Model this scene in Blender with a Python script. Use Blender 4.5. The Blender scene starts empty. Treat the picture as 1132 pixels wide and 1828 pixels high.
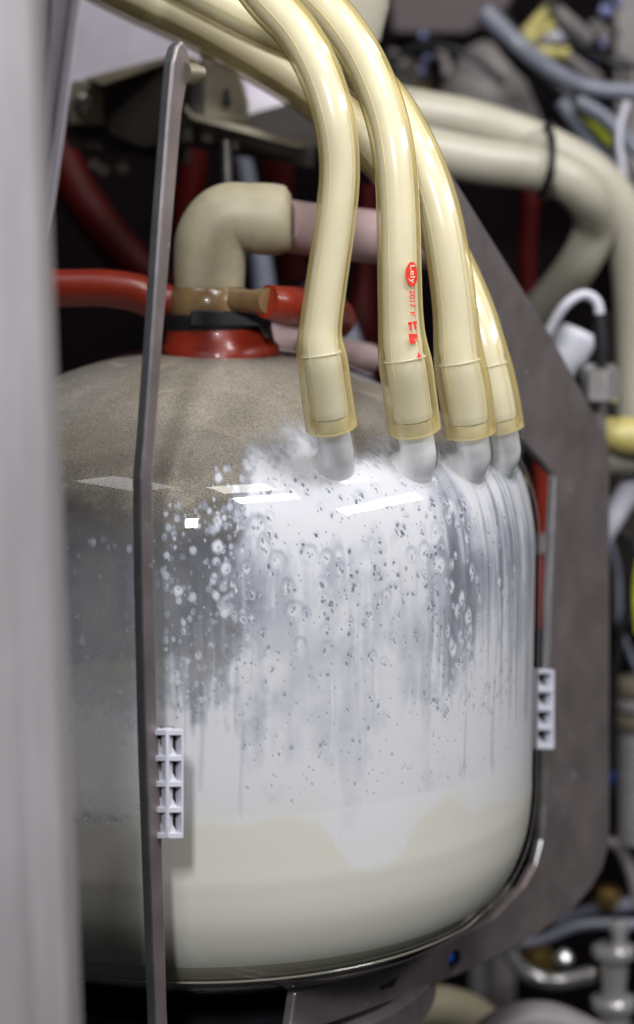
import bpy, bmesh, math, random
import numpy as np
from mathutils import Vector, Matrix
random.seed(7); rng = np.random.default_rng(11)
S = bpy.context.scene; COL = S.collection

# ---------------------------------------------------------------- camera
F = 3500.0; PITCH = math.radians(8); ROLL = -0.02; CAM = np.array([0, 0, 1.3])
def _rx(a): c, s = math.cos(a), math.sin(a); return np.array([[1,0,0],[0,c,-s],[0,s,c]])
def _rz(a): c, s = math.cos(a), math.sin(a); return np.array([[c,-s,0],[s,c,0],[0,0,1]])
RC = _rx(math.pi/2-PITCH) @ _rz(ROLL)
def P(px, py, Y):                       # world point at photograph pixel (px, py), Y metres in front of the camera
    d = RC @ np.array([(px-566)/F, -(py-914)/F, -1.0]); return CAM + d*(Y/d[1])
def proj(p):
    q = (np.asarray(p)-CAM) @ RC; return np.stack([566+F*q[..., 0]/-q[..., 2], 914-F*q[..., 1]/-q[..., 2]], -1)
cd = bpy.data.cameras.new("camera"); cam = bpy.data.objects.new("camera", cd); COL.objects.link(cam)
M4 = Matrix(RC.tolist()).to_4x4(); M4.translation = Vector(CAM); cam.matrix_world = M4
cd.sensor_width = 36; cd.sensor_fit = 'AUTO'; cd.lens = 36*F/1828; cd.clip_start = .02; cd.clip_end = 50
cd.dof.use_dof = True; cd.dof.focus_distance = .955; cd.dof.aperture_fstop = 4.3; cd.dof.aperture_blades = 7
S.camera = cam

# ---------------------------------------------------------------- world, lamps, exposure
w = bpy.data.worlds.new("World"); S.world = w; w.use_nodes = True
w.node_tree.nodes['Background'].inputs[0].default_value = (.85, .9, 1, 1)
w.node_tree.nodes['Background'].inputs[1].default_value = .022
S.view_settings.view_transform = 'Standard'; S.view_settings.look = 'None'; S.view_settings.exposure = 0
def area(name, loc, target, sx, sy, power, col):
    l = bpy.data.lights.new(name, 'AREA'); l.shape = 'RECTANGLE'; l.size = sx; l.size_y = sy; l.energy = power; l.color = col
    o = bpy.data.objects.new(name, l); COL.objects.link(o); o.location = loc
    o.rotation_euler = (Vector(target)-Vector(loc)).to_track_quat('-Z', 'Y').to_euler(); return o
JT = (-.03, 1.0, 1.12)
area("ceiling_strip_lamp", (.26, .45, 2.75), JT, .45, .34, 5, (1, .98, .95))
area("hall_light_right", (.50, .10, 2.55), JT, .55, .22, 15, (.97, .97, 1))
area("hall_light_side", (1.25, .55, 2.0), JT, .9, .2, 10, (.96, .96, 1))
area("hall_light_left", (-.58, .70, 2.85), JT, .75, .38, 3, (.96, .96, 1))
area("hall_light_front", (-.115, -.45, 1.98), JT, .10, .22, 18, (.955, .965, 1))
area("background_fill_lamp", (.75, 1.15, 2.2), (.20, 1.42, 1.45), .6, .10, 2.6, (1, .95, .88))  # unseen lamp, added to light the cream hoses at the back
S.cycles.use_denoising = True
S.cycles.max_bounces = 10; S.cycles.transparent_max_bounces = 24; S.cycles.caustics_reflective = False; S.cycles.caustics_refractive = False
S.cycles.sample_clamp_indirect = 6

# ---------------------------------------------------------------- materials
def nd(nt, t, **kw):
    n = nt.nodes.new(t)
    for k, v in kw.items():
        if k.startswith('i_'): n.inputs[k[2:].replace('_', ' ')].default_value = v
        else: setattr(n, k, v)
    return n
def pm(name, col, rough=.5, metal=0., ns=40, na=.15, bump=.08, bs=400, coat=0., sss=0., stretch=None, wear=None, spec=.5):
    m = bpy.data.materials.new(name); m.use_nodes = True; nt = m.node_tree; b = nt.nodes['Principled BSDF']; L = nt.links.new
    tc = nd(nt, 'ShaderNodeTexCoord'); mp = nd(nt, 'ShaderNodeMapping'); L(tc.outputs['Object'], mp.inputs[0])
    if stretch: mp.inputs['Scale'].default_value = stretch
    n1 = nd(nt, 'ShaderNodeTexNoise', i_Scale=ns, i_Detail=6., i_Roughness=.62); L(mp.outputs[0], n1.inputs['Vector'])
    mx = nd(nt, 'ShaderNodeMix', data_type='RGBA'); L(n1.outputs[0], mx.inputs[0])
    mr = nd(nt, 'ShaderNodeMapRange'); mr.inputs[1].default_value = .3; mr.inputs[2].default_value = .7
    L(n1.outputs[0], mr.inputs[0]); L(mr.outputs[0], mx.inputs[0])
    mx.inputs[6].default_value = (*[c*(1-na) for c in col], 1); mx.inputs[7].default_value = (*[min(1, c*(1+na)) for c in col], 1)
    out = mx.outputs[2]
    if wear:                            # small scattered spots and scuffs of another colour
        v = nd(nt, 'ShaderNodeTexNoise', i_Scale=wear[1], i_Detail=3.); L(mp.outputs[0], v.inputs['Vector'])
        r = nd(nt, 'ShaderNodeMapRange'); r.inputs[1].default_value = wear[2]; r.inputs[2].default_value = wear[2]+.06; L(v.outputs[0], r.inputs[0])
        m2 = nd(nt, 'ShaderNodeMix', data_type='RGBA'); L(r.outputs[0], m2.inputs[0]); L(out, m2.inputs[6]); m2.inputs[7].default_value = (*wear[0], 1); out = m2.outputs[2]
    L(out, b.inputs['Base Color'])
    rr = nd(nt, 'ShaderNodeMapRange'); rr.inputs[3].default_value = max(.02, rough*.8); rr.inputs[4].default_value = min(1, rough*1.2); L(n1.outputs[0], rr.inputs[0]); L(rr.outputs[0], b.inputs['Roughness'])
    b.inputs['Metallic'].default_value = metal; b.inputs['Coat Weight'].default_value = coat; b.inputs['Specular IOR Level'].default_value = spec
    if sss:
        b.inputs['Subsurface Weight'].default_value = sss; b.inputs['Subsurface Scale'].default_value = .006; b.inputs['Subsurface Radius'].default_value = (1, .8, .4)
    if bump:
        n2 = nd(nt, 'ShaderNodeTexNoise', i_Scale=bs, i_Detail=4.); L(mp.outputs[0], n2.inputs['Vector'])
        bp = nd(nt, 'ShaderNodeBump', i_Strength=bump, i_Distance=.001); L(n2.outputs[0], bp.inputs['Height']); L(bp.outputs[0], b.inputs['Normal'])
    return m
MT = {
 'steel': pm('brushed_steel', (.40,.38,.39), .42, .55, 25, .16, .06, 300, stretch=(1,1,6), wear=((.62,.60,.60), 90, .70)),
 'plate': pm('stainless_plate', (.31,.262,.258), .36, .66, 30, .22, .05, 600, wear=((.48,.45,.45), 110, .70)),
 'vividblue': pm('vivid_blue_plastic', (.01,.11,.85), .3, 0, 60, .1, .02),
 'edge': pm('lit_steel_edge', (.66,.65,.66), .30, .95, 60, .15, .04),
 'beam': pm('anodised_rail', (.58,.53,.60), .5, .2, 14, .16, .05, 200, wear=((.30,.27,.32), 40, .64)),
 'post': pm('grey_post', (.34,.315,.32), .55, .2, 12, .12, .03, 250, stretch=(6,6,1)),
 'dark': pm('dark_bracket_paint', (.035,.029,.025), .55, .1, 30, .3, .05, spec=.25),
 'olive': pm('olive_zinc', (.20,.175,.125), .45, .45, 40, .2, .05),
 'black': pm('black_rubber', (.010,.010,.012), .42, 0, 50, .3, .06),
 'bolt': pm('bolt_steel', (.30,.28,.26), .3, .9, 60, .2, .05),
 'chrome': pm('chrome', (.78,.76,.74), .18, .75, 60, .12, .02),
 'red': pm('red_rubber', (.27,.024,.009), .36, 0, 40, .2, .05, coat=.2),
 'shadedred': pm('shaded_red_rubber', (.05,.002,.002), .5, 0, 40, .2, .05, spec=.15),  # the red rubber again, darkened for the shade at the back
 'cream': pm('cream_silicone', (.46,.43,.345), .33, 0, 30, .07, .03, 500, sss=.35),
 'elbow': pm('cream_rubber', (.42,.375,.255), .48, 0, 160, .07, .03, 900, sss=.2),
 'brown': pm('amber_brown_plastic', (.20,.125,.055), .22, 0, 60, .3, .04, coat=.4),
 'pink': pm('pale_pink_pipe', (.46,.33,.32), .35, 0, 30, .1, .02),
 'white': pm('white_plastic', (.60,.60,.66), .38, 0, 80, .06, .04, 700),
 'yellow': pm('yellow_plastic', (.50,.43,.14), .35, 0, 40, .15, .03),
 'lime': pm('yellow_green_sleeve', (.45,.50,.03), .4, 0, 60, .3, .03),
 'blue': pm('blue_plastic', (.004,.022,.17), .35, 0, 60, .15, .02),
 'bluegrey': pm('blue_grey_cable', (.17,.18,.22), .35, 0, 40, .15, .03),
 'grey': pm('grey_plastic', (.21,.19,.185), .5, 0, 20, .25, .04),
 'brass': pm('brass', (.45,.30,.10), .3, .8, 60, .25, .04),
 'backing': pm('dark_cabinet', (.006,.004,.005), .8, 0, 8, .5, .05, spec=.05),
 'milk': pm('fresh_milk', (.80,.79,.70), .4, 0, 12, .03, 0, sss=.5),
 'print': pm('red_ink', (.72,.035,.02), .45, 0, 900, .35, 0),
 'printpale': pm('bare_hose_in_print', (.80,.70,.52), .4, 0, 300, .1, 0),
 'arrowink': pm('black_ink', (.008,.008,.008), .5, 0, 60, .2, 0),
}
def glass_mat(name, tint, f0=.04, rough=.02, scratch=.02, maxf=.75):
    """thin wall glass: lets light straight through, mirrors by the angle"""
    m = bpy.data.materials.new(name); m.use_nodes = True; nt = m.node_tree; L = nt.links.new
    nt.nodes.remove(nt.nodes['Principled BSDF']); out = nt.nodes['Material Output']
    t = nd(nt, 'ShaderNodeBsdfTransparent'); t.inputs[0].default_value = (*tint, 1)
    g = nd(nt, 'ShaderNodeBsdfGlossy'); g.inputs['Roughness'].default_value = rough; g.inputs[0].default_value = (1, 1, 1, 1)
    fr = nd(nt, 'ShaderNodeFresnel', i_IOR=1.5)
    tc = nd(nt, 'ShaderNodeTexCoord'); n = nd(nt, 'ShaderNodeTexNoise', i_Scale=35., i_Detail=5.); L(tc.outputs['Object'], n.inputs['Vector'])
    bp = nd(nt, 'ShaderNodeBump', i_Strength=scratch, i_Distance=.002); L(n.outputs[0], bp.inputs['Height'])
    L(bp.outputs[0], g.inputs['Normal'])
    mx = nd(nt, 'ShaderNodeMixShader'); mn = nd(nt, 'ShaderNodeMath', operation='MINIMUM'); mn.inputs[1].default_value = maxf
    ge = nd(nt, 'ShaderNodeNewGeometry'); bf = nd(nt, 'ShaderNodeMix', data_type='FLOAT'); L(ge.outputs['Backfacing'], bf.inputs[0]); L(fr.outputs[0], bf.inputs[2]); bf.inputs[3].default_value = .04   # thin wall: no total reflection on the way out
    L(bf.outputs[0], mn.inputs[0]); L(mn.outputs[0], mx.inputs[0]); L(t.outputs[0], mx.inputs[1]); L(g.outputs[0], mx.inputs[2]); L(mx.outputs[0], out.inputs['Surface'])
    return m
MT['glass'] = glass_mat('jar_glass', (.985, .98, .985), scratch=.03)
MT['nozzleglass'] = glass_mat('nozzle_glass', (.97, .97, .96), scratch=.05)
def hose_wall():
    """milky translucent silicone wall over the core"""
    m = bpy.data.materials.new('clear_silicone_wall'); m.use_nodes = True; nt = m.node_tree; L = nt.links.new
    b = nt.nodes['Principled BSDF']; out = nt.nodes['Material Output']
    tc = nd(nt, 'ShaderNodeTexCoord'); n = nd(nt, 'ShaderNodeTexNoise', i_Scale=60., i_Detail=5.); L(tc.outputs['Object'], n.inputs['Vector'])
    mx = nd(nt, 'ShaderNodeMix', data_type='RGBA'); L(n.outputs[0], mx.inputs[0]); mx.inputs[6].default_value = (.80, .62, .20, 1); mx.inputs[7].default_value = (.86, .75, .38, 1)
    L(mx.outputs[2], b.inputs['Base Color']); b.inputs['Roughness'].default_value = .14; b.inputs['Coat Weight'].default_value = .3; b.inputs['Coat Roughness'].default_value = .08
    b.inputs['Subsurface Weight'].default_value = .5; b.inputs['Subsurface Scale'].default_value = .004; b.inputs['Subsurface Radius'].default_value = (1, .7, .25)
    n2 = nd(nt, 'ShaderNodeTexNoise', i_Scale=120., i_Detail=3.); L(tc.outputs['Object'], n2.inputs['Vector'])
    bp = nd(nt, 'ShaderNodeBump', i_Strength=.10, i_Distance=.001); L(n2.outputs[0], bp.inputs['Height']); L(bp.outputs[0], b.inputs['Normal'])
    t = nd(nt, 'ShaderNodeBsdfTransparent'); t.inputs[0].default_value = (1, .97, .88, 1)
    lw = nd(nt, 'ShaderNodeLayerWeight', i_Blend=.5); pw = nd(nt, 'ShaderNodeMath', operation='POWER'); pw.inputs[1].default_value = 1.8; L(lw.outputs['Facing'], pw.inputs[0])
    mr = nd(nt, 'ShaderNodeMapRange'); mr.inputs[3].default_value = .11; mr.inputs[4].default_value = .95; L(pw.outputs[0], mr.inputs[0])   # longer way through the wall at the rim
    ms = nd(nt, 'ShaderNodeMixShader'); L(mr.outputs[0], ms.inputs[0]); L(t.outputs[0], ms.inputs[1]); L(b.outputs[0], ms.inputs[2])
    gl = nd(nt, 'ShaderNodeBsdfGlossy'); gl.inputs['Roughness'].default_value = .09; L(bp.outputs[0], gl.inputs['Normal']); fr = nd(nt, 'ShaderNodeFresnel', i_IOR=1.43)
    m3 = nd(nt, 'ShaderNodeMixShader'); ge = nd(nt, 'ShaderNodeNewGeometry'); bf = nd(nt, 'ShaderNodeMix', data_type='FLOAT'); L(ge.outputs['Backfacing'], bf.inputs[0]); L(fr.outputs[0], bf.inputs[2]); bf.inputs[3].default_value = .04; L(bf.outputs[0], m3.inputs[0]); L(ms.outputs[0], m3.inputs[1]); L(gl.outputs[0], m3.inputs[2]); L(m3.outputs[0], out.inputs['Surface'])
    return m
MT['wall'] = hose_wall()
MT['line'] = pm('amber_line', (.70,.62,.42), .3, 0, 60, .15, 0)
MT['core'] = pm('milk_wet_core', (.76,.755,.69), .25, 0, 45, .05, .05, 200, sss=.3)
def stub_mat():
    m = pm('milk_in_stub', (.88,.88,.89), .35, 0, 30, .08, .03); nt = m.node_tree; L = nt.links.new; b = nt.nodes['Principled BSDF']
    tc = nd(nt, 'ShaderNodeTexCoord'); mp = nd(nt, 'ShaderNodeMapping'); mp.inputs['Scale'].default_value = (1, 1, .22); L(tc.outputs['Object'], mp.inputs[0])
    n = nd(nt, 'ShaderNodeTexNoise', i_Scale=85., i_Detail=4.); L(mp.outputs[0], n.inputs['Vector']); r = nd(nt, 'ShaderNodeMapRange'); r.inputs[1].default_value = .36; r.inputs[2].default_value = .60; r.inputs[3].default_value = .74; r.inputs[4].default_value = 1.; L(n.outputs[0], r.inputs[0]); L(r.outputs[0], b.inputs['Alpha']); return m
def film_mat():
    m = bpy.data.materials.new('milk_film_and_mist'); m.use_nodes = True; nt = m.node_tree; L = nt.links.new
    nt.nodes.remove(nt.nodes['Principled BSDF']); out = nt.nodes['Material Output']
    am = nd(nt, 'ShaderNodeAttribute', attribute_name='milk'); at = nd(nt, 'ShaderNodeAttribute', attribute_name='thick'); af = nd(nt, 'ShaderNodeAttribute', attribute_name='mist')
    tc = nd(nt, 'ShaderNodeTexCoord')
    def branch(colsock, al_sock, tw):
        d = nd(nt, 'ShaderNodeBsdfDiffuse'); t = nd(nt, 'ShaderNodeBsdfTranslucent'); L(colsock, d.inputs[0]); L(colsock, t.inputs[0])
        a = nd(nt, 'ShaderNodeMixShader'); a.inputs[0].default_value = tw; L(d.outputs[0], a.inputs[1]); L(t.outputs[0], a.inputs[2])
        return a
    # milk film: thin milk scatters blue, thick milk is white
    cr = nd(nt, 'ShaderNodeValToRGB'); L(at.outputs['Fac'], cr.inputs[0]); e = cr.color_ramp.elements
    e[0].position = 0; e[0].color = (.38, .45, .62, 1); e[1].position = .8; e[1].color = (.87, .88, .90, 1); y = cr.color_ramp.elements.new(1.); y.color = (.82, .81, .72, 1)
    x = cr.color_ramp.elements.new(.44); x.color = (.62, .68, .79, 1)
    milk = branch(cr.outputs[0], None, .32)
    # mist: fine beads of condensation
    n = nd(nt, 'ShaderNodeTexNoise', i_Scale=1500., i_Detail=2.); L(tc.outputs['Object'], n.inputs['Vector'])
    c2 = nd(nt, 'ShaderNodeValToRGB'); L(n.outputs[0], c2.inputs[0]); e = c2.color_ramp.elements
    e[0].position = .34; e[0].color = (.35, .305, .235, 1); e[1].position = .68; e[1].color = (.82, .75, .62, 1)
    mist = branch(c2.outputs[0], None, .35)
    tr = nd(nt, 'ShaderNodeBsdfTransparent')
    m1 = nd(nt, 'ShaderNodeMixShader'); L(af.outputs['Fac'], m1.inputs[0]); L(tr.outputs[0], m1.inputs[1]); L(mist.outputs[0], m1.inputs[2])
    m2 = nd(nt, 'ShaderNodeMixShader'); L(am.outputs['Fac'], m2.inputs[0]); L(m1.outputs[0], m2.inputs[1]); L(milk.outputs[0], m2.inputs[2])
    L(m2.outputs[0], out.inputs['Surface']); return m
MT['film'] = film_mat()

# ---------------------------------------------------------------- object helpers
def thing(name, label, cat, loc, group=None):
    o = bpy.data.objects.new(name, None); COL.objects.link(o); o.location = Vector(loc); o.empty_display_size = .02
    o['label'] = label; o['category'] = cat
    if group: o['group'] = group
    return o
def tag(o, label, cat, group=None):
    o['label'] = label; o['category'] = cat
    if group: o['group'] = group
    return o
def obj(name, V, Fc, mat, parent=None, smooth=True, bevel=0., sharp=40):
    V = np.asarray(V, float); loc = V.mean(0) if parent is None else None
    base = np.zeros(3)
    if parent is None: base = loc
    else:
        q = parent
        while q is not None: base = base+np.array(q.location); q = q.parent
    me = bpy.data.meshes.new(name); me.from_pydata((V-base).tolist(), [], [list(map(int, f)) for f in Fc]); me.update()
    bm = bmesh.new(); bm.from_mesh(me); bmesh.ops.recalc_face_normals(bm, faces=bm.faces); bm.to_mesh(me); bm.free()
    if smooth: me.shade_smooth(); me.set_sharp_from_angle(angle=math.radians(sharp))
    me.materials.append(MT[mat] if isinstance(mat, str) else mat)
    o = bpy.data.objects.new(name, me); COL.objects.link(o)
    if parent is None: o.location = Vector(base)
    else: o.parent = parent
    if bevel:
        b = o.modifiers.new('bevel', 'BEVEL'); b.width = bevel; b.segments = 2; b.limit_method = 'ANGLE'; b.angle_limit = math.radians(40)
    return o
def prism_vf(pts, ext):
    pts = np.asarray(pts, float); n = len(pts); V = np.concatenate([pts, pts+np.asarray(ext)])
    Fc = [list(range(n)), list(range(2*n-1, n-1, -1))]+[[i, (i+1) % n, n+(i+1) % n, n+i] for i in range(n)]
    return V, Fc
def slab(name, px, Y, thick, mat, parent=None, bevel=.0006):
    """solid whose front outline is given by photograph pixels at depth Y (one number or one per corner)"""
    Ys = [Y]*len(px) if np.isscalar(Y) else Y
    V, Fc = prism_vf([P(a, b, y) for (a, b), y in zip(px, Ys)], (0, thick, 0)); return obj(name, V, Fc, mat, parent, bevel=bevel)
def bez(pts, n):
    """Catmull-Rom through the points, n samples by arc length"""
    p = np.asarray(pts, float); p = np.concatenate([[2*p[0]-p[1]], p, [2*p[-1]-p[-2]]]); out = []
    for i in range(1, len(p)-2):
        a, b, c, d = p[i-1:i+3]
        for t in np.linspace(0, 1, 24, endpoint=False):
            out.append(.5*(2*b+(c-a)*t+(2*a-5*b+4*c-d)*t*t+(3*b-a-3*c+d)*t**3))
    out.append(p[-2]); out = np.array(out); s = np.concatenate([[0], np.cumsum(np.linalg.norm(np.diff(out[:, :3], axis=0), axis=1))])
    q = np.linspace(0, s[-1], n); return np.stack([np.interp(q, s, out[:, k]) for k in range(out.shape[1])], 1)
def frames(c):
    T = np.gradient(c, axis=0); T /= np.linalg.norm(T, axis=1)[:, None]; u = np.cross(T[0], [0, 1, .01]); u /= np.linalg.norm(u); U = []
    for t in T:
        u = u-t*np.dot(u, t); u /= np.linalg.norm(u); U.append(u)
    U = np.array(U); return T, U, np.cross(T, U)
def tube_vf(c, r, sides=20, cap=True, jit=0.):
    T, U, W = frames(c); a = np.linspace(0, 2*math.pi, sides, endpoint=False); r = np.broadcast_to(r, (len(c),))
    V = (c[:, None, :]+r[:, None, None]*(np.cos(a)[None, :, None]*U[:, None, :]+np.sin(a)[None, :, None]*W[:, None, :])).reshape(-1, 3)
    Fc = [[i*sides+j, i*sides+(j+1) % sides, (i+1)*sides+(j+1) % sides, (i+1)*sides+j] for i in range(len(c)-1) for j in range(sides)]
    if cap: Fc += [list(range(sides)), list(range(len(c)*sides-1, (len(c)-1)*sides-1, -1))]
    return V, Fc
def path(px, n=60):
    """centre line from (px, py, depth, radius in photograph pixels)"""
    return bez([[*P(a, b, y), r*y/F*1.005] for a, b, y, r in px], n)
def tube(name, px, mat, parent=None, n=60, sides=20, rs=1., cap=True):
    q = path(px, n); V, Fc = tube_vf(q[:, :3], q[:, 3]*rs, sides, cap); return obj(name, V, Fc, mat, parent)
def lathe(name, ctr, prof, mat, parent=None, axis=(0, 0, 1), seg=40, bevel=0):
    """prof: (radius, height along the axis) from the centre point"""
    ax = Vector(axis).normalized(); u = ax.orthogonal().normalized(); v = ax.cross(u); V = []; Fc = []
    for r, h in prof:
        for k in range(seg):
            a = 2*math.pi*k/seg; V.append(np.array(ctr)+np.array(ax*h+u*(r*math.cos(a))+v*(r*math.sin(a))))
    for i in range(len(prof)-1):
        for k in range(seg): Fc.append([i*seg+k, i*seg+(k+1) % seg, (i+1)*seg+(k+1) % seg, (i+1)*seg+k])
    Fc += [list(range(seg)), list(range((len(prof)-1)*seg, len(prof)*seg))]
    return obj(name, V, Fc, mat, parent, bevel=bevel)
def px_m(n, Y): return n*Y/F

# ---------------------------------------------------------------- setting: the dark wall of the machine behind everything
V, Fc = prism_vf([P(-900, -900, 2.0), P(2100, -900, 2.0), P(2100, 2700, 2.0), P(-900, 2700, 2.0)], (0, .05, 0))
o = obj('back_wall', V, Fc, 'backing', smooth=False); o['kind'] = 'structure'

# ---------------------------------------------------------------- the jar
TILT = .018; JC = P(372, 914, 1.10); ZP = JC[2]
NV = np.array([-JC[0], -JC[1], 0]); NV /= np.linalg.norm(NV); EV = np.array([-NV[1], NV[0], 0])
if EV[0] < 0: EV = -EV
def J(p):                               # jar axes to world: leans slightly to the right
    p = np.asarray(p, float); x = p[..., 0]; z = p[..., 2]-ZP
    return np.stack([x*math.cos(TILT)+z*math.sin(TILT)+JC[0], p[..., 1]+JC[1], -x*math.sin(TILT)+z*math.cos(TILT)+ZP], -1)
ZT = P(380, 620, 1.1)[2]; ZB = .900; RJ = .1875
PROF = [(.0,ZT+.001),(.03,ZT),(.06,ZT-.0045),(.09,ZT-.0145),(.12,ZT-.028),(.15,ZT-.042),(.168,ZT-.0525),(.179,ZT-.067),(.185,ZT-.087),(RJ,ZT-.112),(RJ,1.07),(RJ,ZB+.105),
        (.1872,ZB+.085),(.184,ZB+.063),(.175,ZB+.042),(.160,ZB+.0265),(.135,ZB+.0135),(.10,ZB+.0045),(.06,ZB+.001),(0,ZB)]
def jar_profile(off, n):
    q = bez(PROF, n*3)                       # resample, push inwards by off
    t = np.gradient(q, axis=0); t /= np.linalg.norm(t, axis=1)[:, None]; nr = np.stack([-t[:, 1], t[:, 0]], 1)
    p = q-nr*off if False else q+np.stack([t[:, 1], -t[:, 0]], 1)*off
    p[:, 0] = np.maximum(p[:, 0], .0005)
    s = np.concatenate([[0], np.cumsum(np.linalg.norm(np.diff(p, axis=0), axis=1))]); k = np.linspace(0, s[-1], n)
    return np.stack([np.interp(k, s, p[:, 0]), np.interp(k, s, p[:, 1])], 1)
def revolve(pr, th):
    d = np.cos(th)[:, None]*NV+np.sin(th)[:, None]*EV           # th = 0 towards the camera, + to the right
    return J(np.concatenate([(pr[:, None, 0, None]*d[None])[..., :2], np.broadcast_to(pr[:, None, 1, None], (len(pr), len(th), 1))], -1))
def big_mesh(name, G, mat, parent, closed=True, attrs=None):
    ns, nt_ = G.shape[:2]; base = np.array(parent.location) if parent else np.zeros(3)
    me = bpy.data.meshes.new(name); me.vertices.add(ns*nt_); me.vertices.foreach_set('co', (G.reshape(-1, 3)-base).astype(np.float32).ravel())
    jj = np.arange(nt_ if closed else nt_-1); a = (np.arange(ns-1)[:, None]*nt_+jj[None]); b = (np.arange(ns-1)[:, None]*nt_+((jj+1) % nt_)[None])
    q = np.stack([a, a+nt_, b+nt_, b], -1).reshape(-1, 4); nf = len(q)
    me.loops.add(nf*4); me.loops.foreach_set('vertex_index', q.ravel().astype(np.int32)); me.polygons.add(nf)
    me.polygons.foreach_set('loop_start', (np.arange(nf)*4).astype(np.int32)); me.polygons.foreach_set('use_smooth', np.ones(nf, bool)); me.update(calc_edges=True)
    for k, v in (attrs or {}).items():
        at = me.attributes.new(k, 'FLOAT', 'POINT'); at.data.foreach_set('value', v.astype(np.float32).ravel())
    me.materials.append(MT[mat]); o = bpy.data.objects.new(name, me); COL.objects.link(o); o.parent = parent; return o
jar = thing('milk_jar', 'round glass jar streaked with milk, under a red and black lid with cream elbow', 'jar', J((0, 0, ZB)))
thc = np.linspace(-math.pi, math.pi, 200, endpoint=False)
big_mesh('glass_shell', revolve(jar_profile(0, 160), thc), 'glass', jar)

# ---- milk film: pattern in jar coordinates. U = arc length round the jar, Vv = height; both in units of about one photograph pixel
TH0, TH1, NT, NS = math.radians(-34), math.radians(98), 1000, 700
th = np.concatenate([np.linspace(TH0, TH1, NT), np.linspace(TH1, TH0+2*math.pi, 92)[1:-1]])
prf = jar_profile(.0035, NS); G = revolve(prf, th); PX = proj(G)
i0 = int(np.argmin(abs(th))); Vv = PX[:, i0, 1].copy(); Vv = np.maximum.accumulate(Vv+np.arange(NS)*1e-6)
UR = RJ*F/(JC[1]-RJ*.9); U = th*UR
FR = th <= TH1+1e-6
def pix2uv(x, y):
    d = ((PX[:, :NT]-np.array([x, y]))**2).sum(-1); d[:, th[:NT] > math.radians(90)] += 1e4; i, j = np.unravel_index(np.argmin(d), d.shape); return U[j], Vv[i]
def vn(u, v, seed):
    """value noise"""
    r = np.random.default_rng(seed); T = r.random((256, 256)).astype(np.float32); iu = np.floor(u).astype(int); iv = np.floor(v).astype(int); fu = u-iu; fv = v-iv
    fu = fu*fu*(3-2*fu); fv = fv*fv*(3-2*fv); g = lambda a, b: T[a % 256, b % 256]
    return (g(iu, iv)*(1-fu)+g(iu+1, iv)*fu)*(1-fv)+(g(iu, iv+1)*(1-fu)+g(iu+1, iv+1)*fu)*fv
def fbm(u, v, seed, o=4):
    s = 0; a = 1; n = 0
    for k in range(o): s = s+a*vn(u*2**k+17.3*k, v*2**k+5.1*k, seed+k); n += a; a *= .5
    return s/n
def sst(a, b, x): t = np.clip((x-a)/(b-a), 0, 1); return t*t*(3-2*t)
UU, VV = np.meshgrid(U, Vv)
SC = 1.0
w1 = (fbm(UU/60, VV/60, 1)-.5); w2 = (fbm(UU/25, VV/25, 5)-.5); w3 = (fbm(UU/9, VV/9, 9, 3)-.5)
streak = fbm(UU/16, VV/260, 21, 4); fine = fbm(UU/5.5, VV/150, 25, 3); blot = fbm(UU/85, VV/120, 31, 5)
uA = pix2uv(425, 900)[0]; uB = pix2uv(780, 900)[0]; uC = pix2uv(855, 950)[0]; uD = pix2uv(930, 1000)[0]; uL = pix2uv(285, 1000)[0]
top = np.interp(UU, [pix2uv(*p)[0] for p in ((200,1000),(300,960),(405,900),(430,835),(450,790),(560,780),(640,800),(740,790),(800,800),(880,820),(950,900))],
                [pix2uv(*p)[1] for p in ((200,1000),(300,960),(405,900),(430,835),(450,790),(560,775),(640,790),(740,775),(800,770),(880,775),(950,800))])
below = sst(-30, 62, VV-top+80*w1+50*w2+22*w3)                 # ragged upper edge of the splash
inA = sst(-48, 48, UU-uA+95*w1+50*w2+14*w3)                     # ragged left edge
srt = .25+.75*sst(uB-120, uB, UU); T = .84+.26*srt*(streak-.5)+.62*(blot-.5)+.10*srt*(fine-.5)+.16*(fbm(UU/30, VV/34, 91, 4)-.5)
T = T+.28*(1-sst(930, 1060, VV+90*w1+40*w2))                    # thick white near the stubs
T = T+.18*sst(1130, 1330, VV+80*w1)-.06*sst(930, 1010, VV+60*w2)*(1-sst(1150, 1290, VV+110*w1))+.07*(sst(.485, .53, fbm(UU/120, VV/170, 101, 4))-.5)
band = sst(uB-40, uB+20, UU+40*w1+12*w2)*(1-sst(uC-45, uC+5, UU+20*w1))*(1-sst(1150, 1330, VV+120*w1))
T = T*(1-band*(.22+.62*np.clip(streak*1.5-.35, 0, 1)))
band2 = sst(uC-10, uC+40, UU+10*w1)*(1-sst(1340, 1470, VV+120*w1))
T = T*(1-band2*.62*np.clip((fbm(UU/11, VV/420, 41, 3)-.42)*2.6, 0, .72))
shoul = sst(uB-70, uB-20, UU)*(1-sst(800, 900, VV+60*w2))
T = T*(1-shoul*.55*np.clip((fbm(UU/20+VV/160, VV/330, 45, 3)-.38)*3, 0, .9))
T = T*inA
Lf = (1-inA)*(.05+.26*sst(900, 1080, VV+60*w1)*np.clip(streak*1.3-.2+.9*w2, 0, 1)+.10*np.clip(w1*3, 0, 1))
Lf = Lf+(1-inA)*.85*sst(1150, 1340, VV+90*w1+50*w2-.10*(UU-uL))
T = T+Lf
T = T*np.where(inA > .02, np.maximum(below, sst(1000, 1100, VV)), sst(860, 960, VV+60*w1))
T = np.clip(T, 0, 1)
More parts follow.
